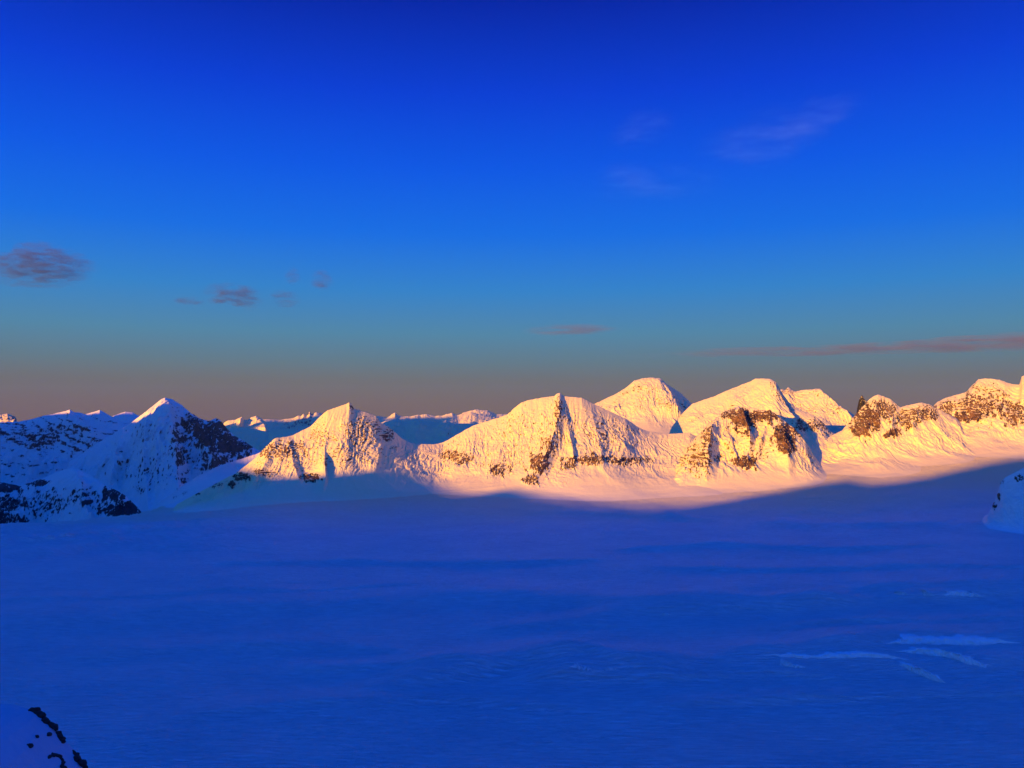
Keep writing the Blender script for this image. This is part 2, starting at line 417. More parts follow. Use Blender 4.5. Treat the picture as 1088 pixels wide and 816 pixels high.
add('rock_buttress', 'jagged brown rock buttress with snow gullies below the rounded twin top',
    [(690, 512), (705, 500), (722, 483), (738, 466), (750, 453), (759, 445.6), (768, 438), (778, 434), (784.7, 431.5), (793, 434), (800, 433), (808, 436), (818, 435.5), (826, 441), (832, 446), (838, 451),
     (844, 455), (852, 464), (864, 478), (884, 496)],
    [(690, 4000), (785, 4420), (872, 4150)], [(690, 3560), (785, 3620), (872, 3760)], [(690, 4500), (872, 4900)], power=1.3, back=-250, seed=53, ends=(30, 30), jag=1.6,
    lump=(150, 24), flute=(34, 12), crag=10,
    spurs=[([(759, 1.0), (755, 0.7), (752, 0.45), (750, 0.2)], 70, 40, 0.28), ([(784, 1.0), (792, 0.75), (797, 0.5)], 60, 17, 0.35), ([(769, 0.9), (776, 0.6), (782, 0.4)], 22, 9, 0.4),
           ([(832, 1.0), (830, 0.8), (834, 0.55), (836, 0.4)], 38, 19, 0.5), ([(812, 0.9), (812, 0.7), (806, 0.5)], 24, 8, 0.4), ([(800, 0.6), (790, 0.35)], 26, 12, 0.4)],
    rocks=[(745, 492, 18, 18, 0.75), (752, 468, 9, 20, 0.8), (726, 488, 14, 12, 0.5), (775, 440, 14, 8, 1.1), (790, 446, 14, 15, 1.25), (812, 441, 22, 9, 1.25), (833, 465, 13, 17, 1.15), (792, 492, 14, 8, 1.15),
           (778, 470, 10, 8, 0.55), (762, 488, 8, 6, 0.7), (806, 484, 12, 9, 0.65), (850, 458, 12, 8, 0.95), (835, 478, 12, 6, 1.0), (732, 480, 22, 26, 0.62), (785, 480, 30, 18, 0.5)], rockbase=0.45)
add('snow_mountain', 'low pale peak half in shade behind the twin topped peak',
    [(800, 446), (815, 425), (826, 416), (831, 413), (834, 414.5), (837.5, 411), (841, 414), (844, 416), (852, 415.5), (860, 415), (867, 413), (872, 413), (877, 418), (882.6, 422.5), (890, 429),
     (895.5, 433), (907, 440.5), (925, 452), (950, 466)],
    8500, 7000, 10400, foot=-160, power=1.1, back=-900, seed=61, sc=1.7, jag=1.0, lump=(380, 40), flute=(60, 12), ns=240, rockbase=0.45, craggy=0.6,
    spurs=[([(846, 1.0), (866, 0.85), (890, 0.65), (905, 0.5)], 130, 36, 0.5)],
    rocks=[(836, 417, 9, 6, 0.75), (866, 418, 18, 5, 0.55), (890, 434, 12, 6, 0.6)])
add('rock_tower', 'small rock tower, toned dark as if shaded, standing in the notch between two sunlit peaks',
    [(901, 452), (905, 440), (908, 432), (910, 422.5), (912, 421), (914, 422), (916, 419.6), (918, 423), (920, 426), (922, 428), (928, 438), (936, 450)],
    6000, 5850, 6150, foot=-160, power=0.8, back=-300, seed=67, jag=1.2, lump=(90, 12), flute=(25, 10), ns=120, nb=40, rockbase=1.2, crag=9, mat=MAT_TOWER, cat='rock tower')
add('snow_mountain', 'craggy orange lit peak with a knobbly ridge, between the snow bowl and the highest far peak',
    [(856, 478), (868, 472), (885, 462), (895, 457), (903, 448), (909, 440), (916, 433), (924, 424), (929, 420.5), (933, 419), (938, 421), (942, 422.5), (946, 424), (952, 429), (957, 433), (962, 431), (967.6, 430), (974, 428.5), (980, 427.6),
     (988, 430), (996, 434), (1004, 438), (1020, 447), (1045, 462)],
    [(856, 4450), (1045, 4700)], [(856, 3950), (1045, 3980)], [(856, 5600), (1045, 5600)], power=1.75, ends=(26, 30), back=-300, seed=71, jag=1.3, lump=(150, 30), flute=(40, 9), crag=9, craggy=0.5,
    spurs=[([(933, 1.0), (925, 0.8), (918, 0.6)], 36, 16, 0.5), ([(980, 1.0), (975, 0.8), (968, 0.6)], 30, 14, 0.6), ([(957, 0.95), (950, 0.75), (944, 0.55)], 24, 12, 0.5)],
    rocks=[(921, 446, 18, 20, 0.95), (940, 436, 16, 13, 0.85), (962, 444, 20, 12, 0.8), (985, 438, 18, 9, 0.9), (950, 460, 9, 6, 0.95), (912, 460, 10, 5, 1.0), (943, 463, 5, 3, 1.0)])
add('snow_mountain', 'highest orange lit peak with rocky front at the far end of the sunlit ridge',
    [(972, 452), (985, 440), (993, 430), (996, 427), (1004, 423), (1014, 420), (1022, 418), (1027, 416), (1033, 409), (1039.6, 403), (1047, 402), (1055, 402.6), (1062, 403.5), (1068, 405.7), (1075.6, 408),
     (1083, 409), (1085.5, 400), (1092, 397), (1105, 398), (1125, 408), (1160, 420), (1200, 436)],
    [(972, 5100), (1200, 4800)], [(972, 4150), (1200, 3950)], [(972, 6500), (1200, 6200)], power=1.85, back=-400, seed=83, jag=0.9, lump=(210, 34), flute=(46, 10), crag=9, craggy=0.5,
    spurs=[([(1039, 1.0), (1030, 0.85), (1024, 0.65)], 36, 18, 0.55), ([(1068, 1.0), (1066, 0.8), (1060, 0.6)], 26, 15, 0.6), ([(1012, 1.0), (1010, 0.8)], 20, 12, 0.6), ([(1092, 1.0), (1084, 0.8), (1082, 0.6)], 24, 12, 0.6)],
    rocks=[(1040, 432, 38, 17, 0.88), (1006, 434, 14, 10, 0.9), (1078, 440, 18, 16, 0.88), (1030, 443, 26, 6, 1.05), (1050, 415, 22, 12, 0.65), (1120, 430, 40, 20, 0.5)])

# --- the valley and mountains beyond it -------------------------------------
VF = dict(mat=MAT_FAR)
add('snow_mountain', 'pyramid shaped mountain beyond the valley, its tip catching the sun',
    [(60, 500), (90, 480), (108, 468), (120, 461.5), (127.7, 456), (138.7, 450), (145.7, 444), (157.3, 435.7), (164, 430), (171.5, 424), (175.3, 422.6), (180, 423.5), (184.3, 425), (193.4, 430.6),
     (203.7, 440), (212.7, 444.7), (221.7, 447.3), (229.4, 444.3), (234.5, 447), (241, 455), (248.7, 462.8), (260, 469), (272, 477), (285, 484), (310, 500)],
    [(60, 9800), (175, 10000), (310, 10300)], [(60, 7000), (175, 6600), (310, 7600)], 12500, foot=-1150, power=1.15, back=-1400, seed=91, sc=3.2, jag=0.8, ns=420,
    lump=(620, 150), flute=(140, 120), crag=10, rn=(7, 22), rockbase=0.38,
    spurs=[([(175, 1.0), (181, 0.85), (186, 0.65), (190, 0.4), (205, 0.15)], 250, 40, 0.42), ([(158, 1.0), (156, 0.85), (153, 0.6), (160, 0.3)], 130, 16, 0.6),
           ([(205, 1.0), (214, 0.75), (228, 0.5), (240, 0.35)], 210, 24, 0.5), ([(128, 1.0), (124, 0.75), (118, 0.5)], 120, 20, 0.6), ([(172, 0.9), (166, 0.65), (168, 0.45)], 80, 9, 0.6)],
    rocks=[(224, 460, 26, 19, 1.5), (207, 450, 16, 11, 1.3), (246, 474, 26, 16, 1.35), (228, 492, 24, 18, 0.9), (194, 470, 18, 34, 0.72), (148, 460, 20, 18, 0.6), (170, 500, 46, 22, 0.62), (196, 432, 10, 6, 0.55),
           (118, 478, 18, 14, 0.4), (150, 520, 8, 5, 0.8)], **VF)
add('snow_mountain', 'long snowy ridge with dark bands of rock strata in the blue shade',
    [(-90, 452), (-40, 452), (0, 449), (20, 448), (35, 445), (45, 442), (52, 440.5), (64, 438), (70, 436.5), (74, 435.2), (79, 438), (83, 438), (90, 440), (100, 437.5), (106, 435.4), (110, 437.5), (112, 439), (118, 442),
     (125, 446), (140, 452), (160, 462), (180, 480)],
    12500, [(-90, 8300), (180, 8600)], 15500, foot=-1350, power=1.05, back=-1400, seed=97, sc=3.6, jag=0.5, ns=420, lump=(800, 240), flute=(230, 80), crag=9, strata=1.1, rockbase=0.26, rn=(22, 5),
    spurs=[([(74, 1.0), (84, 0.85), (98, 0.7), (110, 0.55)], 170, 30, 0.6), ([(50, 0.8), (42, 0.6), (30, 0.4)], 150, 26, 0.5)],
    rocks=[(45, 466, 26, 14, 0.85), (70, 456, 34, 7, 0.8), (20, 460, 40, 14, 0.7), (85, 472, 30, 12, 0.65)], **VF)
add('snow_mountain', 'shaded blue snow shoulder between the banded ridge and the pyramid mountain',
    [(105, 460), (114, 450), (120, 442), (125, 440), (133, 437.3), (140, 438), (148, 442), (158, 448), (175, 462)],
    14500, 12600, 16500, foot=-500, power=1.1, back=-1200, seed=101, sc=4, jag=0.5, ns=160, lump=(900, 140), flute=(260, 50), rocks=[(122, 455, 8, 8, 0.6)], **VF)
add('hill', 'low snowy hill with bare dark rock flank in the valley behind the glacier edge',
    [(-90, 498), (-40, 506), (0, 512), (20, 516), (32, 513), (46, 508), (62, 501), (77, 496.5), (85, 499), (94, 504), (103, 509), (113, 516), (124, 521), (134, 527), (144, 537), (152, 546), (165, 562)],
    [(-90, 6300), (77, 6300), (165, 5600)], [(-90, 4400), (165, 4400)], 8500, foot=-1150, power=1.0, back=-1400, seed=103, sc=2.4, jag=0.7, ns=300, lump=(420, 110), flute=(110, 50), crag=8, rn=(6, 10),
    spurs=[([(77, 1.0), (92, 0.75), (104, 0.55), (108, 0.4)], 90, 34, 0.4), ([(46, 1.0), (30, 0.75), (14, 0.55)], 80, 24, 0.5)],
    rocks=[(121, 526, 14, 9, 1.7), (136, 541, 20, 9, 1.8), (116, 543, 14, 7, 1.4), (8, 518, 20, 7, 1.7), (38, 513, 16, 4, 1.5), (10, 535, 18, 10, 1.3), (50, 535, 30, 18, 0.85), (88, 528, 24, 14, 0.8), (0, 552, 26, 8, 1.4)], rockbase=0.3, **VF)
FF = dict(mat=MAT_VFAR)
add('snow_mountain', 'tiny rose lit summit poking over the banded ridge at the horizon',
    [(-30, 450), (-12, 444), (-4, 441), (3, 440), (8, 439.5), (12, 441), (16, 443), (20, 447), (30, 452)], 24000, 21500, 27000, foot=-700, power=1, back=-1200, seed=107, sc=7, jag=1.0, ns=120,
    lump=(1200, 220), flute=(420, 90), rocks=[(8, 444, 14, 5, 0.75)], **FF)
add('snow_mountain', 'pair of small sunlit humps beyond the dark flank of the pyramid mountain',
    [(225, 458), (236, 450), (243, 446.5), (250, 446), (257, 442.7), (259, 446), (263, 446), (267, 443.6), (272, 441.8), (277.4, 444.3), (281, 447), (285, 452), (295, 460)], 16500, 14600, 19000, foot=-620, power=1.0, back=-1200,
    seed=109, sc=5, jag=0.7, ns=160, lump=(800, 130), flute=(300, 60), rocks=[(248, 449, 10, 4, 0.5), (270, 449, 10, 3, 0.4)],
    spurs=[([(258, 1.0), (256, 0.8), (252, 0.6)], 150, 9, 0.3), ([(275, 1.0), (279, 0.8), (284, 0.6)], 110, 14, 0.4)], **FF)
add('snow_mountain', 'long far shaded ridge with small sunlit pinnacles against the horizon haze',
    [(215, 455), (235, 450), (262, 447.5), (283, 445.4), (298, 446), (305, 445), (312.7, 443.8), (317, 441.6), (320, 442), (322.6, 439.4), (324.5, 442), (327, 441), (329, 437), (331, 440), (336, 438), (340, 439), (350, 442), (360, 446), (380, 452)],
    21000, 16800, 24000, foot=-900, power=0.9, back=-1200, seed=113, sc=6, jag=0.5, ns=200, lump=(1200, 150), flute=(420, 60), rocks=[(320, 450, 24, 6, 0.75), (330, 440, 8, 3, 0.6)], **FF)
add('snow_mountain', 'pale blue snow mass lying low in the shade behind the rounded dome',
    [(215, 478), (230, 462), (240, 456), (256, 454), (272, 456), (286, 459), (300, 456), (312, 455), (324, 458), (340, 462), (365, 474)], 13500, 11000, 16000, foot=-1000, power=0.95, back=-1200, seed=117, sc=4, jag=0.4, ns=200,
    lump=(1100, 150), flute=(360, 40), **FF)
add('snow_mountain', 'shaded blue ridge low in the gap beside the snow saddle',
    [(385, 462), (398, 452), (410, 447), (420, 445.5), (432, 448), (443, 444.5), (455, 448), (466, 449), (474, 446.2), (482, 450), (500, 450), (520, 452), (550, 462)], 16500, 12500, 19000, foot=-750, power=0.95, back=-1200, seed=121, sc=4.5,
    jag=0.5, ns=220, lump=(1000, 160), flute=(330, 70), rocks=[(430, 458, 30, 6, 0.35), (470, 462, 20, 4, 0.45)], **FF)
add('snow_mountain', 'row of small pink lit tops along the horizon between the two nearest sunlit mountains',
    [(380, 450), (395, 443), (402, 442), (410, 443.4), (414, 442), (419.7, 438.2), (424, 442), (436, 442.6), (443, 441), (453.5, 440), (462, 442), (470, 441.5), (480, 438.4), (485, 441), (490, 440), (500, 438), (515, 442), (540, 448)],
    30000, 25000, 34000, foot=-1000, power=0.9, back=-1200, seed=127, sc=7, jag=0.9, ns=200, lump=(1300, 200), flute=(500, 100), rocks=[(419, 442, 6, 3, 0.6)], **FF)
add('snow_mountain', 'wide pink lit flat mountain at the horizon touching the fluted mountain slope',
    [(478, 448), (486, 441), (490, 439), (497, 437), (505, 435.2), (512, 435.6), (518, 436), (527, 440), (540, 440), (552, 444), (580, 452)], 36000, 31000, 40000, foot=-900, power=0.9, back=-1200, seed=131, sc=8, jag=0.7, ns=160,
    lump=(1400, 160), flute=(500, 90), rocks=[(510, 440, 20, 3, 0.4)], **FF)
add('snow_slope', 'pale snow slope with a line of dark stones reaching in at the picture edge',
    [(1036, 562), (1046, 552), (1052, 543), (1056, 534), (1060, 524), (1063, 513), (1068, 507), (1076, 503), (1086, 498), (1100, 488), (1130, 470), (1200, 440)],
    [(1034, 2860), (1200, 2900)], [(1034, 2760), (1200, 2350)], [(1034, 3000), (1200, 3500)], power=1.9, back=-330, seed=137, jag=1.4, ns=160, nb=50, sc=0.8, lump=(90, 14), flute=(24, 5), crag=8, craggy=0.5, rockbase=0.2, clean=0.25,
    rocks=[(1064, 512, 3, 3, 0.9), (1084, 508, 8, 4, 0.9), (1061, 528, 2.5, 5, 0.95), (1056, 538, 2.5, 4, 1.0), (1076, 502, 4, 2, 0.8)], cat='snow slope')

# ------------------------------------------------------------------ glacier sheet
az = np.tan(np.radians(np.linspace(-44, 44, 1250)))
yr = np.concatenate([np.concatenate([np.geomspace(400, 760, 40)[:-1], np.geomspace(760, 2000, 620)[:-1], np.geomspace(2000, 6500, 420)])])
Yg, A = np.meshgrid(yr, az, indexing='ij')
Xg = A * Yg
Zg = G(Xg, Yg)
# wind-carved snow (sastrugi), across the wind
wu, wv = Xg * 0.86 + Yg * 0.5, -Xg * 0.5 + Yg * 0.86
patch = sst(-0.25, 0.35, fbm(Xg / 260, Yg / 180, 3, 511))
near_ = 1 - sst(1300, 2600, Yg)
Zg = Zg + near_ * (0.25 + patch) * (1.5 * (ridged(wu / 15, wv / 34, 3, 501) - 0.45) + 0.5 * fbm(wu / 5, wv / 9, 2, 503))
warm_tint_g = warm_tint_at(Xg, Yg)
gl = grid_object('glacier', np.stack([Xg, Yg, Zg], -1), MAT_GLACIER, np.full(Zg.shape, -0.5), warm_tint=warm_tint_g)
tag(gl, 'wide smooth snow covered glacier in blue shade', 'glacier', kind='structure')

# deep valley floor reaching the horizon, on every side
r = np.concatenate([[0.0], np.geomspace(2000, 64000, 100)])
th = np.radians(np.linspace(0, 360, 241))
R_, T_ = np.meshgrid(r, th, indexing='ij')
Xv, Yv = R_ * np.sin(T_), R_ * np.cos(T_)
Zv = -1450 + 120 * fbm(Xv / 3000, Yv / 3000, 5, 201) + 500 * ridged(Xv / 7000, Yv / 7000, 4, 203) * sst(9000, 30000, R_)
Zv = np.where(R_ < 2500, -1520, Zv)
vf = grid_object('valley_terrain', np.stack([Xv, Yv, Zv], -1), MAT_VFAR, np.clip(fbm(Xv / 1500, Yv / 1500, 4, 207) * 1.2, -0.5, 1))
tag(vf, 'deep snowy valley floor beyond the glacier edge', 'valley', kind='structure')

# ------------------------------------------------------------------ the ridge the viewer stands on, and unseen ridges out of frame shaped to shade glacier and valley
bpy.context.view_layer.update()


def surface_points(pixels, objs):
    out = []
    for px, py in pixels:
        dx, dz = ray(px, py)
        d = Vector((float(dx), 1.0, float(dz))).normalized()
        best = None
        for o in objs:
            hit, loc, _, _ = o.ray_cast(Vector((0, 0, 0)), d, distance=60000)
            if hit and (best is None or loc.length < best.length):
                best = loc.copy()
        if best is not None:
            out.append(np.array(best))
    return out


def shade_ridge(name, label, pts, along, width, seed, base=-600, pad=1500, jag=0.0, n=600, smooth=7):
    """A ridge out of the picture whose crest grazes the sunbeams that reach PTS. Its axis runs across the beams."""
    h = np.array([SUN[0], SUN[1]]); h /= np.linalg.norm(h)
    side = np.array([-h[1], h[0]])
    q = []
    for p in pts:
        # axis line: dot(pos, h) = along
        t = (along - (p[0] * h[0] + p[1] * h[1])) / math.cos(SUN_EL)
        c = p + SUN * t
        q.append((c[0] * side[0] + c[1] * side[1], c[2]))
    q.sort()
    q = np.array(q)
    u = np.linspace(q[0, 0] - pad, q[-1, 0] + pad, n)
    zc = np.interp(u, q[:, 0], q[:, 1])
    k = np.ones(smooth) / smooth
    zc = np.convolve(np.pad(zc, smooth // 2, 'edge'), k, 'valid')
    e = np.clip((u - u[0]) / (pad * .6), 0, 1) * np.clip((u[-1] - u) / (pad * .6), 0, 1)
    zc = lerp(base, zc, e ** 0.5)
    zc = zc + jag * fbm(u / 160, u * 0, 4, seed)
    v = np.linspace(-1, 1, 61)
    U, V = np.meshgrid(u, v)
    W = along + V * width
    X = U * side[0] + W * h[0]; Y = U * side[1] + W * h[1]
    Zc = np.repeat(zc[None], len(v), 0)
    Z = lerp(Zc, base, np.abs(V) ** 0.9) - 60 * np.clip(np.abs(V) * 4, 0, 1) * (1 - ridged(X / 500, Y / 500, 4, seed))
    Z = np.where(np.abs(V) < 0.01, Zc, np.minimum(Z, Zc))
    rk = np.clip(fbm(X / 90, Z / 60, 4, seed + 5) * 1.4 - 0.1, -0.5, 1)
    o = grid_object(name, np.stack([X, Y, Z], -1), MAT_NEAR, rk)
    return tag(o, label, 'mountain', kind='structure')


TERM = [(283, 501.6), (296, 506.8), (314, 505.5), (345, 504), (386, 501.6), (417, 499), (425.7, 497.5), (446, 499.7), (459, 508.7), (474.6, 519), (490, 524),
        (510, 525.5), (528.7, 521.5), (546.7, 519), (564.7, 523), (580, 528), (605, 531), (631, 534), (660, 537), (723, 539.5), (764, 534), (800, 527), (838, 520), (867, 514),
        (905, 508.7), (924, 513), (949, 512), (988, 506), (1026, 497), (1060, 490), (1088, 485.5)]
near = BUILT[:10] + [gl]
tp = surface_points(TERM, near)
for q_ in ((229, 486, 4150), (250, 482, 4250), (270, 476, 4350)):
    dx_, dz_ = ray(q_[0], q_[1]); tp.append(np.array([float(dx_) * q_[2], q_[2], float(dz_) * q_[2]]))
shade_ridge('snow_mountain', 'high unseen ridge behind the viewer, shaped to shade the glacier', tp, 3200, 1500, 301, base=-500, smooth=3)  # unseen ridge, crest computed from the wanted shadow edge on the glacier
def at(px, py, Y):
    dx, dz = ray(px, py)
    return np.array([float(dx) * Y, Y, float(dz) * Y])


FARTERM = [(0, 500, 6300), (77, 490, 6300), (150, 500, 6000)]
FARTERM += [(x, y, 9800) for x, y in [(118, 447), (136, 447), (147, 448), (156, 444), (160, 442), (165, 443.5), (169, 444), (173, 441), (176, 438), (181, 432), (187, 430), (200, 430), (240, 440)]]
FARTERM += [(x, y, 12200) for x, y in [(-90, 436), (0, 438), (52, 437), (64, 438), (74, 438), (84, 437), (95, 437.5), (104, 437.5), (110, 436)]]
FARTERM += [(x, y, 16300) for x, y in [(243, 452), (256, 451), (270, 452), (280, 454), (290, 446), (412, 440), (440, 441), (462, 444), (474, 447.5), (486, 444), (520, 438), (540, 438)]]
FARTERM += [(x, y, 20500) for x, y in [(250, 446), (283, 445.6), (300, 446), (318, 443), (330, 442), (345, 437)]]
FARTERM += [(x, y, 29500) for x, y in [(402, 444), (419, 444), (436, 443), (455, 443), (480, 441.5)]]
FARTERM += [(x, y, 35500) for x, y in [(492, 441), (510, 442), (530, 442)]]
shade_ridge('snow_mountain', 'long unseen ridge added to shade the valley', [at(*q) for q in FARTERM], -500, 1300, 307, base=-1300, pad=900, n=1400, smooth=3)  # unseen ridge added so valley and far slopes fall in shade

# ------------------------------------------------------------------ foreground: slope under the viewer
xs = np.concatenate([np.linspace(-260, -32, 60)[:-1], np.linspace(-32, -16, 260)[:-1], np.linspace(-16, 260, 140)]); ys = np.concatenate([np.linspace(-200, 0, 50)[:-1], np.linspace(0, 28, 60)[:-1], np.linspace(28, 50, 300)[:-1], np.linspace(50, 620, 160)])
Yf, Xf = np.meshgrid(ys, xs, indexing='ij')


MX = np.array([-80, -29.5, -23.6, -22.9, -22.3, -21.8, -21.1, -20.5, -19.6, -18.9, -17.6, -10])
MZ = np.array([-20, -12.9, -13.02, -13.1, -13.25, -13.48, -14.03, -14.82, -15.8, -17.1, -20, -40])


def fore(x, y):
    z = -1.9 - 0.72 * np.maximum(y, 0) - 0.16 * np.maximum(-y, 0)
    z = z + 1.5 * fbm(x / 30, y / 30, 4, 401) * sst(4, 60, np.abs(y) + np.abs(x) * .4) + 0.10 * fbm(x / 2.5, y / 2.5, 4, 405)
    c = np.interp(x * 40 / np.maximum(y, 40), MX, MZ)
    d = y - 40
    m = c + 0.05 * np.minimum(d, 0) - 0.004 * d * d * (d < 0) - np.where(d > 0, 0.45 * d + d * d * 0.08, 0) + 0.07 * fbm(x / 1.3, y / 1.3, 4, 407) + 0.012 * fbm(x / .16, y / .25, 3, 408)
    return np.maximum(z, m)


Zf = fore(Xf, Yf)
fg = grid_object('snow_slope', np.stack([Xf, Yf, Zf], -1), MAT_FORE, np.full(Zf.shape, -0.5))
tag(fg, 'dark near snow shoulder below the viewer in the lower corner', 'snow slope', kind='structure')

def add_rock(name, label, spine, thick, seed, group=None):
    """craggy outcrop: chain of angular lumps along a spine of ground points, one closed mesh"""
    import bmesh
    bm = bmesh.new()
    rnd = np.random.RandomState(seed)
    from mathutils import Matrix
    pts = np.array(spine, float)
    seg = np.linalg.norm(np.diff(pts, axis=0), axis=1) if len(pts) > 1 else np.array([0.0])
    tot = seg.sum(); n = max(1, int(tot / (thick * 0.45)))
    cum = np.concatenate([[0], np.cumsum(seg)])
    for k in range(n):
        u = (k + 0.5) / n * tot
        p = np.array([np.interp(u, cum, pts[:, i]) for i in range(3)]) if len(pts) > 1 else pts[0]
        r = thick * rnd.uniform(0.38, 0.75)
        M = Matrix.Translation(Vector(p + rnd.uniform(-.12, .12, 3) * thick)) @ Matrix.Rotation(rnd.uniform(0, 6.28), 4, 'Z') @ Matrix.Rotation(rnd.uniform(-.6, .6), 4, 'X') @ Matrix.Diagonal((r * rnd.uniform(.8, 1.5), r, r * rnd.uniform(.6, 1.0), 1))
        g = bmesh.ops.create_icosphere(bm, subdivisions=4, radius=1.0)
        P = np.array([v.co for v in g['verts']])
        # angular facets: cut the ball with random planes
        for _ in range(14):
            nn = rnd.normal(size=3); nn /= np.linalg.norm(nn); dd = rnd.uniform(.55, .9)
            ex = np.maximum(P @ nn - dd, 0); P = P - ex[:, None] * nn
        P *= (1 + 0.10 * fbm(P[:, 0] * 3 + k, P[:, 1] * 3 + P[:, 2] * 2, 4, seed))[:, None]
        for v, q in zip(g['verts'], P):
            v.co = M @ Vector(q)
    me = bpy.data.meshes.new(name); bm.to_mesh(me); bm.free()
    me.materials.append(MAT_DARKROCK)
    o = bpy.data.objects.new(name, me); COL.objects.link(o)
    return tag(o, label, 'rock', group)


MAT_DARKROCK, _nt, _N, _L = newmat('dark_rock')
_o = _N.new('ShaderNodeOutputMaterial'); _b = _N.new('ShaderNodeBsdfPrincipled'); _L.new(_b.outputs[0], _o.inputs[0])
_n = _N.new('ShaderNodeTexNoise'); _n.inputs['Scale'].default_value = 5; _n.inputs['Detail'].default_value = 8
_c = _N.new('ShaderNodeValToRGB'); _c.color_ramp.elements[0].color = (.012, .010, .010, 1); _c.color_ramp.elements[1].color = (.05, .04, .035, 1)
_g = _N.new('ShaderNodeNewGeometry'); _L.new(_g.outputs['Position'], _n.inputs['Vector']); _L.new(_n.outputs['Fac'], _c.inputs['Fac']); _L.new(_c.outputs[0], _b.inputs['Base Color'])
_b.inputs['Roughness'].default_value = 0.9
_p = _N.new('ShaderNodeBump'); _p.inputs['Distance'].default_value = 0.08; _L.new(_n.outputs['Fac'], _p.inputs['Height']); _L.new(_p.outputs[0], _b.inputs['Normal'])


def fpt(px, py, Y, up=0.0):
    p = at(px, py, Y); x, y = p[0], p[1]
    # follow the bearing until the snow surface is met
    dx, dz = ray(px, py)
    Ys = np.linspace(26, 46, 400)
    g = fore(float(dx) * Ys, Ys) - float(dz) * Ys
    k = np.argmax(g > 0) if (g > 0).any() else np.argmax(g)
    return (float(dx) * Ys[k], Ys[k], float(dz) * Ys[k] + up)


for lab, pl, th, sd in [
    ('long black rock outcrop breaking through the top edge of the near snow shoulder', [(32, 753), (42, 760), (50, 767), (57, 773), (63, 781), (68, 790)], 0.36, 1),
    ('black rock outcrop continuing the edge down to the frame bottom, below the long one', [(78, 799), (83, 807), (90, 815), (96, 824)], 0.36, 2),
    ('hooked black rock lying in the near snow below the long outcrop', [(51, 805), (58, 801), (65, 806), (66, 818)], 0.24, 3),
    ('small dark stone poking out of the near snow, closest to the long outcrop', [(51, 781)], 0.18, 4),
    ('small dark stone in the near snow, upper of the two away from the outcrop', [(39, 783)], 0.20, 5),
    ('small dark stone in the near snow, lower of the two away from the outcrop', [(31, 792)], 0.22, 6)]:
    add_rock('rock_outcrop' if len(pl) > 1 else 'stone', lab, [fpt(a_, b_, 40) for a_, b_ in pl], th, sd)


def glacier_point(px, py):
    dx, dz = ray(px, py)
    Y = np.linspace(700, 5200, 6000)
    g = G(float(dx) * Y, Y) - float(dz) * Y
    k = np.argmax(g > 0)
    return np.array([float(dx) * Y[k], Y[k], float(dz) * Y[k]])


def snow_step(label, pts, seed, back=5.0, lean=0.9, group=None):
    """broken edge in the glacier: a steep snow face towards the viewer that rises from its foot and eases back into the surface.
    pts: (bearing, height on picture of the foot, height of the face in picture units)"""
    a = np.array(pts, float)
    n = max(24, int((a[-1, 0] - a[0, 0]) * 4))
    u = np.linspace(0, 1, n); ap = np.linspace(0, 1, len(a))
    qx = np.interp(u, ap, a[:, 0]); qy = np.interp(u, ap, a[:, 1]); th = np.interp(u, ap, a[:, 2])
    base = np.array([glacier_point(x, y) for x, y in zip(np.interp(ap, ap, a[:, 0]), a[:, 1])])
    B = np.stack([np.interp(u, ap, base[:, i]) for i in range(3)], -1)
    B[:, 1] += 7 * fbm(u * 9, u * 0 + seed, 4, seed); B[:, 2] = G(B[:, 0], B[:, 1])
    h = th * B[:, 1] / FPX * (np.clip(u * 5, 0, 1) * np.clip((1 - u) * 5, 0, 1)) ** 0.7 * (1 + 0.5 * fbm(u * 12, u * 0 + 3.3, 4, seed + 5))
    rows = []
    for k, f in enumerate(np.linspace(0, 1, 14)):
        X = B[:, 0] + 0.6 * h * gnoise(u * 40, u * 0 + f * 3, seed + 9) * f
        Y = B[:, 1] + lean * h * f + 0.35 * h * gnoise(u * 22, u * 0 + f * 2.2, seed + 11)
        rows.append(np.stack([X, Y, G(X, Y) * 0 + B[:, 2] - 1.0 + (h + 1.0) * math.sin(f * math.pi / 2) ** 0.9], -1))
    top = rows[-1]
    for f in np.linspace(0, 1, 16)[1:]:
        X = top[:, 0]; Y = top[:, 1] + back * h * f
        g = G(X, Y) - 1.0
        rows.append(np.stack([X, Y, lerp(top[:, 2], g, f ** 0.8)], -1))
    P = np.stack(rows, 0)
    o = grid_object('snow_step', P, MAT_STEP, np.full(P.shape[:2], -0.5))
    return tag(o, label, 'ice step', group or 'broken snow steps in the glacier')


snow_step('long thin pale step running level across the lower glacier', [(806, 697, 1.5), (838, 698.5, 3), (865, 699.5, 2.5), (900, 699, 4), (938, 700, 4), (970, 701, 1.5)], 1)
snow_step('short pale step just below the long thin level one', [(828, 706, 2), (836, 708, 4.5), (846, 709.5, 2.5), (858, 710, 1.5)], 2)
snow_step('wide fanned pale slope, topmost of the big steps in the lower glacier', [(940, 684, 2), (965, 684, 6), (1000, 685, 6), (1032, 685.5, 6.5), (1058, 684, 4), (1086, 683, 2)], 3, lean=1.2)
snow_step('curved pale wall bending down at its end, between the fanned slope and the slanting block', [(950, 692, 2), (975, 694.5, 4), (1003, 698, 6), (1026, 705, 6.5), (1042, 709, 5), (1056, 709, 2)], 4)
snow_step('slanting pale block dropping steeply, lowest of the big steps', [(954, 706, 1.5), (966, 712, 4.5), (980, 718, 6), (994, 724, 6), (1006, 726.5, 3)], 5)
snow_step('tiny pale step, first of the three along the upper swell', [(951, 631.5, 1.5), (958, 632, 3), (967, 632.5, 1.5)], 6)
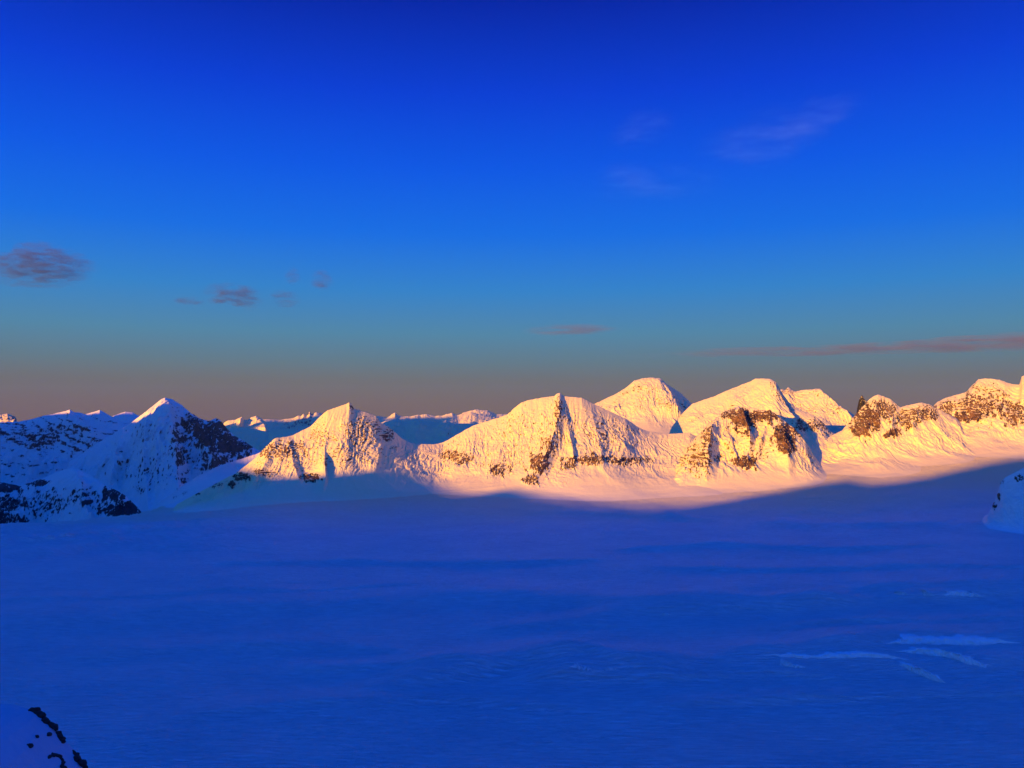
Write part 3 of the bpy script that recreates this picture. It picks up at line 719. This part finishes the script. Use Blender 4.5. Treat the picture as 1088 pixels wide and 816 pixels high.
snow_step('tiny pale step in the middle of the three along the upper swell', [(980, 631.5, 1.5), (986, 633, 3.5), (993, 633, 1.2)], 7)
snow_step('pale wedge shaped step, longest of the three along the upper swell', [(1000, 633, 2), (1014, 633, 4), (1027, 633.5, 5), (1036, 634, 3.5), (1046, 634.5, 1.5)], 8)
snow_step('small pale ripple step under the crest of the middle swell', [(604, 709, 1.5), (615, 711.5, 3.5), (625, 713, 2.5), (634, 713.5, 1)], 9)
snow_step('short pale ripple step beside the hollow in the middle swell', [(640, 712, 1), (648, 712.5, 2.5), (658, 712.5, 1)], 10)
snow_step('tiny bright notch on the higher swell in the middle of the glacier', [(700, 653.5, 1), (706, 654, 2.6), (714, 654, 1)], 11)
snow_step('thin bright sunlit step on the upper glacier below the orange peaks', [(966, 489, 1), (978, 489.5, 2.6), (990, 490, 2.4), (1002, 490, 1)], 12)
snow_step('tiny bright sunlit step highest on the glacier', [(1030, 480.5, 0.8), (1038, 481.5, 1.8), (1049, 481.5, 0.8)], 13)
snow_step('small bright sunlit step at the foot of the rocky buttress', [(846, 497, 1), (853, 499.5, 3), (862, 501, 1)], 14)
snow_step('small pale step near the broken glacier lip', [(44, 571, 1), (51, 572, 2.4), (58, 572, 1)], 15)
snow_step('pale flat step near the broken glacier lip, beside the smaller one', [(62, 569.5, 1), (70, 570, 3.0), (80, 570, 1)], 16)

# ------------------------------------------------------------------ clouds
def cloud_material(name, dens, color, absorb, nscale, lo, hi, stretch=(1, 1, 1), aniso=0.0):
    m, nt, N, L = newmat(name)
    out = N.new('ShaderNodeOutputMaterial'); v = N.new('ShaderNodeVolumePrincipled'); L.new(v.outputs[0], out.inputs['Volume'])
    v.inputs['Color'].default_value = (*color, 1); v.inputs['Absorption Color'].default_value = (*absorb, 1)
    v.inputs['Anisotropy'].default_value = aniso
    tc = N.new('ShaderNodeNewGeometry'); mp = N.new('ShaderNodeMapping'); mp.inputs['Scale'].default_value = stretch
    L.new(tc.outputs['Position'], mp.inputs['Vector'])
    n = N.new('ShaderNodeTexNoise'); n.inputs['Scale'].default_value = nscale; n.inputs['Detail'].default_value = 6; n.inputs['Roughness'].default_value = 0.62
    n.inputs['Distortion'].default_value = 0.4
    L.new(mp.outputs[0], n.inputs['Vector'])
    r = N.new('ShaderNodeMapRange'); r.inputs['From Min'].default_value = lo; r.inputs['From Max'].default_value = hi; r.inputs['To Max'].default_value = dens
    r.interpolation_type = 'SMOOTHSTEP'
    L.new(n.outputs['Fac'], r.inputs['Value'])
    # thins out towards the rim of the body
    t2 = N.new('ShaderNodeTexCoord'); m2 = N.new('ShaderNodeMapping')
    m2.inputs['Location'].default_value = (-1, -1, -1); m2.inputs['Scale'].default_value = (2, 2, 2)
    L.new(t2.outputs['Generated'], m2.inputs['Vector'])
    gr = N.new('ShaderNodeTexGradient'); gr.gradient_type = 'SPHERICAL'; L.new(m2.outputs[0], gr.inputs['Vector'])
    r2 = N.new('ShaderNodeMapRange'); r2.inputs['From Max'].default_value = 0.6; r2.interpolation_type = 'SMOOTHSTEP'
    L.new(gr.outputs['Fac'], r2.inputs['Value'])
    mu = N.new('ShaderNodeMath'); mu.operation = 'MULTIPLY'; L.new(r.outputs[0], mu.inputs[0]); L.new(r2.outputs[0], mu.inputs[1])
    L.new(mu.outputs[0], v.inputs['Density'])
    return m


MAT_CLOUD = cloud_material('dusk_cloud', 0.0052, (0.11, 0.16, 0.42), (0.1, 0.1, 0.2), 0.005, 0.42, 0.74, (0.45, 0.7, 2.0))
MAT_BANK = cloud_material('dusk_cloud_bank', 0.0009, (0.20, 0.18, 0.24), (0.2, 0.2, 0.25), 0.0012, 0.36, 0.72, (0.25, 0.5, 2.4))
MAT_CIRRUS = cloud_material('thin_high_cloud', 0.00007, (0.40, 0.75, 0.80), (0.6, 0.6, 0.6), 0.0016, 0.44, 0.78, (0.35, 0.5, 1.6))


def cloud(label, spine, Y, mat, depth=1.2, group=None):
    """closed lumpy body along a spine of (bearing, height, half thickness) in picture units at distance Y"""
    a = np.array(spine, float); n = 60; m = 28
    u = np.linspace(0, 1, n); ap = np.linspace(0, 1, len(a))
    qx, qy, r = (np.interp(u, ap, a[:, i]) for i in range(3))
    r = 1.35 * r * np.sqrt(np.clip(1 - (2 * u - 1) ** 8, 0, 1))
    C_ = np.array([at(x, y, Y) for x, y in zip(qx, qy)]); R = r * Y / FPX
    ph = np.linspace(0, 2 * math.pi, m, endpoint=False)
    V = []
    for k in range(n):
        rr = R[k] * (1 + 0.25 * gnoise(ph * 1.3 + k * .23, ph * 0 + k * .31, 5))
        V.append(np.stack([C_[k, 0] + 0 * ph, C_[k, 1] + np.sin(ph) * rr * depth, C_[k, 2] + np.cos(ph) * rr], -1))
    V = np.array(V)
    org = C_.mean(0); dd = C_[-1] - C_[0]; tl = math.atan2(dd[2], dd[0]); V = V - org
    c1, s1 = math.cos(tl), math.sin(tl)
    V = np.stack([V[..., 0] * c1 + V[..., 2] * s1, V[..., 1], -V[..., 0] * s1 + V[..., 2] * c1], -1)
    idx = np.arange(n * m).reshape(n, m)
    f = [(int(idx[i, j]), int(idx[i, (j + 1) % m]), int(idx[i + 1, (j + 1) % m]), int(idx[i + 1, j])) for i in range(n - 1) for j in range(m)]
    f += [tuple(int(q) for q in idx[0][::-1]), tuple(int(q) for q in idx[-1])]
    me = bpy.data.meshes.new('cloud'); me.from_pydata([tuple(q) for q in V.reshape(-1, 3)], [], f); outward(me); me.materials.append(mat)
    o = bpy.data.objects.new('cloud', me); COL.objects.link(o)
    o.location = org; o.rotation_euler = (0, -tl, 0)
    return tag(o, label, 'cloud', group)


cloud('dark purple cloud with a hump, over the banded ridge at the picture edge', [(-30, 290, 12), (0, 289, 12), (20, 284, 17), (42, 281, 21), (66, 285, 17), (88, 287, 14), (112, 290, 7)], 22000, MAT_CLOUD)
cloud('slim dark purple cloud curving down like a fish, above the pyramid mountain', [(212, 311, 7), (228, 311, 9), (245, 312, 9), (260, 315, 11), (274, 320, 13), (284, 322, 7)], 22000, MAT_CLOUD)
cloud('short grey wisp trailing from the tail of the fish shaped cloud', [(280, 319, 5), (296, 317, 7), (310, 318, 8), (322, 321, 5)], 22500, MAT_CLOUD)
cloud('tiny round purple cloud puff, last in line beside a fainter one', [(328, 299, 6), (338, 298, 9), (347, 299, 9), (356, 300, 5)], 22500, MAT_CLOUD)
cloud('faint little cloud puff between the fish shaped cloud and the round puff', [(302, 296, 5), (310, 293, 8), (320, 292, 6)], 23000, MAT_CLOUD)
cloud('thin faint streak of cloud at the blunt end of the fish shaped cloud', [(180, 318, 3), (200, 319, 5), (220, 322, 4)], 23000, MAT_CLOUD)
cloud('long thin rosy grey cloud streak low over the sunlit peaks, widening to the picture edge', [(640, 381, 2), (700, 378, 3), (780, 374, 4), (860, 373, 4), (940, 370, 5), (1020, 366, 7), (1110, 362, 9), (1240, 357, 9), (1330, 354, 5)], 62000, MAT_BANK, 3)
cloud('faint short cloud bank low above the fluted mountain', [(550, 352, 3), (585, 351, 5), (625, 350, 5), (665, 350, 3)], 62000, MAT_BANK, 3)
cloud('wispy pale high cloud, brightest streak high in the deep blue sky', [(720, 165, 10), (760, 158, 20), (800, 150, 24), (840, 143, 22), (880, 125, 16), (930, 95, 10)], 30000, MAT_CIRRUS, 2)
cloud('very faint wispy cloud veil lower than the bright streak', [(580, 190, 8), (620, 192, 14), (680, 192, 16), (740, 194, 14), (790, 196, 8)], 30000, MAT_CIRRUS, 2)
cloud('very faint cloud wisp beside the bright streak', [(640, 150, 8), (670, 142, 16), (700, 136, 14), (722, 130, 8)], 31000, MAT_CIRRUS, 2)

# ------------------------------------------------------------------ air
HAZE = 4e-6
if HAZE:  # thin, even mountain air
    hm, _nt, _N, _L = newmat('air')
    _o = _N.new('ShaderNodeOutputMaterial'); _v = _N.new('ShaderNodeVolumePrincipled'); _L.new(_v.outputs[0], _o.inputs['Volume'])
    _v.inputs['Density'].default_value = HAZE; _v.inputs['Color'].default_value = (0.20, 0.45, 1.0, 1)
    zs = max((o.matrix_world @ Vector(c)).z for o in COL.objects if o.type == 'MESH' and o.get('category') != 'cloud' for c in o.bound_box) + 40
    a_, b_ = 66000, -2400
    vv = [(x, y, z) for z in (b_, zs) for y in (-a_, a_) for x in (-a_, a_)]
    ff = [(0, 2, 3, 1), (4, 5, 7, 6), (0, 1, 5, 4), (2, 6, 7, 3), (0, 4, 6, 2), (1, 3, 7, 5)]
    me = bpy.data.meshes.new('haze'); me.from_pydata(vv, [], ff); outward(me); me.materials.append(hm)
    ho = bpy.data.objects.new('haze', me); COL.objects.link(ho); tag(ho, kind='stuff')

# ------------------------------------------------------------------ camera
cam = bpy.data.cameras.new('camera'); co = bpy.data.objects.new('camera', cam); COL.objects.link(co)
cam.sensor_width = 36; cam.lens = 36 * FPX / 1088
co.location = (0, 0, 0); co.rotation_euler = (math.pi / 2 + PITCH, 0, 0)
cam.clip_start = 0.5; cam.clip_end = 300000
scene.camera = co

# ------------------------------------------------------------------ light
sl = bpy.data.lights.new('sun', 'SUN'); so = bpy.data.objects.new('sun', sl); COL.objects.link(so)
sl.energy = 4.1; sl.angle = math.radians(0.5); sl.color = (1.0, 0.43, 0.0)
so.rotation_euler = Vector(SUN).to_track_quat('Z', 'Y').to_euler()

w = bpy.data.worlds.new('World'); scene.world = w; w.use_nodes = True
nt = w.node_tree; N = nt.nodes; L = nt.links; N.clear()
EXPO = 1.5


def lin(c):
    return [((v / 255 / 12.92) if v / 255 < 0.04045 else ((v / 255 + 0.055) / 1.055) ** 2.4) for v in c]


out = N.new('ShaderNodeOutputWorld'); bg = N.new('ShaderNodeBackground'); L.new(bg.outputs[0], out.inputs[0])
bg.inputs['Strength'].default_value = 0.1
tc = N.new('ShaderNodeTexCoord'); sep = N.new('ShaderNodeSeparateXYZ'); L.new(tc.outputs['Generated'], sep.inputs[0])
rp = N.new('ShaderNodeValToRGB'); L.new(sep.outputs['Z'], rp.inputs['Fac'])
stops = [(448, (124, 97, 86)), (428, (124, 103, 92)), (405, (114, 112, 108)), (385, (98, 124, 136)), (355, (80, 136, 168)), (310, (48, 132, 204)), (250, (12, 110, 230)), (180, (0, 88, 232)), (100, (0, 62, 216)), (0, (0, 36, 168))]
els = rp.color_ramp.elements
for i, (yy_, c) in enumerate(stops):
    _, dz = ray(544, yy_)
    s_ = float(dz / math.sqrt(1 + dz * dz))
    e = els[i] if i < 2 else els.new(0.9)
    e.position = max(s_, 0); e.color = (*lin(c), 1)
e = els.new(0.62); e.color = (0.0, 0.06, 0.62, 1)
e = els.new(0.85); e.color = (0.0, 0.105, 1.0, 1)
sky = N.new('ShaderNodeTexSky'); sky.sky_type = 'NISHITA'; sky.sun_disc = False
sky.sun_elevation = SUN_EL; sky.sun_rotation = math.pi + SUN_AZ
sky.altitude = 3000; sky.air_density = 1.0; sky.dust_density = 0.6; sky.ozone_density = 3.0
# the half of the sky around the sun keeps the physical sky, the far half the saturated twilight colours
vd = N.new('ShaderNodeVectorMath'); vd.operation = 'DOT_PRODUCT'; L.new(tc.outputs['Generated'], vd.inputs[0])
vd.inputs[1].default_value = (SUN[0], SUN[1], 0.0)
mr = N.new('ShaderNodeMapRange'); mr.interpolation_type = 'SMOOTHSTEP'
mr.inputs['From Min'].default_value = 0.4; mr.inputs['From Max'].default_value = 0.98
mr.inputs['To Max'].default_value = 0.78
L.new(vd.outputs['Value'], mr.inputs['Value'])
sc_ = N.new('ShaderNodeVectorMath'); sc_.operation = 'SCALE'; sc_.inputs['Scale'].default_value = 10.0 / 2 ** EXPO
L.new(rp.outputs[0], sc_.inputs[0])
s2 = N.new('ShaderNodeVectorMath'); s2.operation = 'SCALE'; s2.inputs['Scale'].default_value = 1.15
tn = N.new('ShaderNodeVectorMath'); tn.operation = 'MULTIPLY'; tn.inputs[1].default_value = (0.24, 0.52, 0.70)
L.new(sky.outputs[0], tn.inputs[0]); L.new(tn.outputs[0], s2.inputs[0])
mx = N.new('ShaderNodeMix'); mx.data_type = 'RGBA'
L.new(mr.outputs[0], mx.inputs['Factor']); L.new(sc_.outputs[0], mx.inputs['A']); L.new(s2.outputs[0], mx.inputs['B'])
L.new(mx.outputs['Result'], bg.inputs['Color'])

vs = scene.view_settings
vs.view_transform = 'Standard'; vs.look = 'None'; vs.gamma = 1; vs.exposure = EXPO; vs.use_curve_mapping = False
scene.cycles.max_bounces = 4; scene.cycles.diffuse_bounces = 3
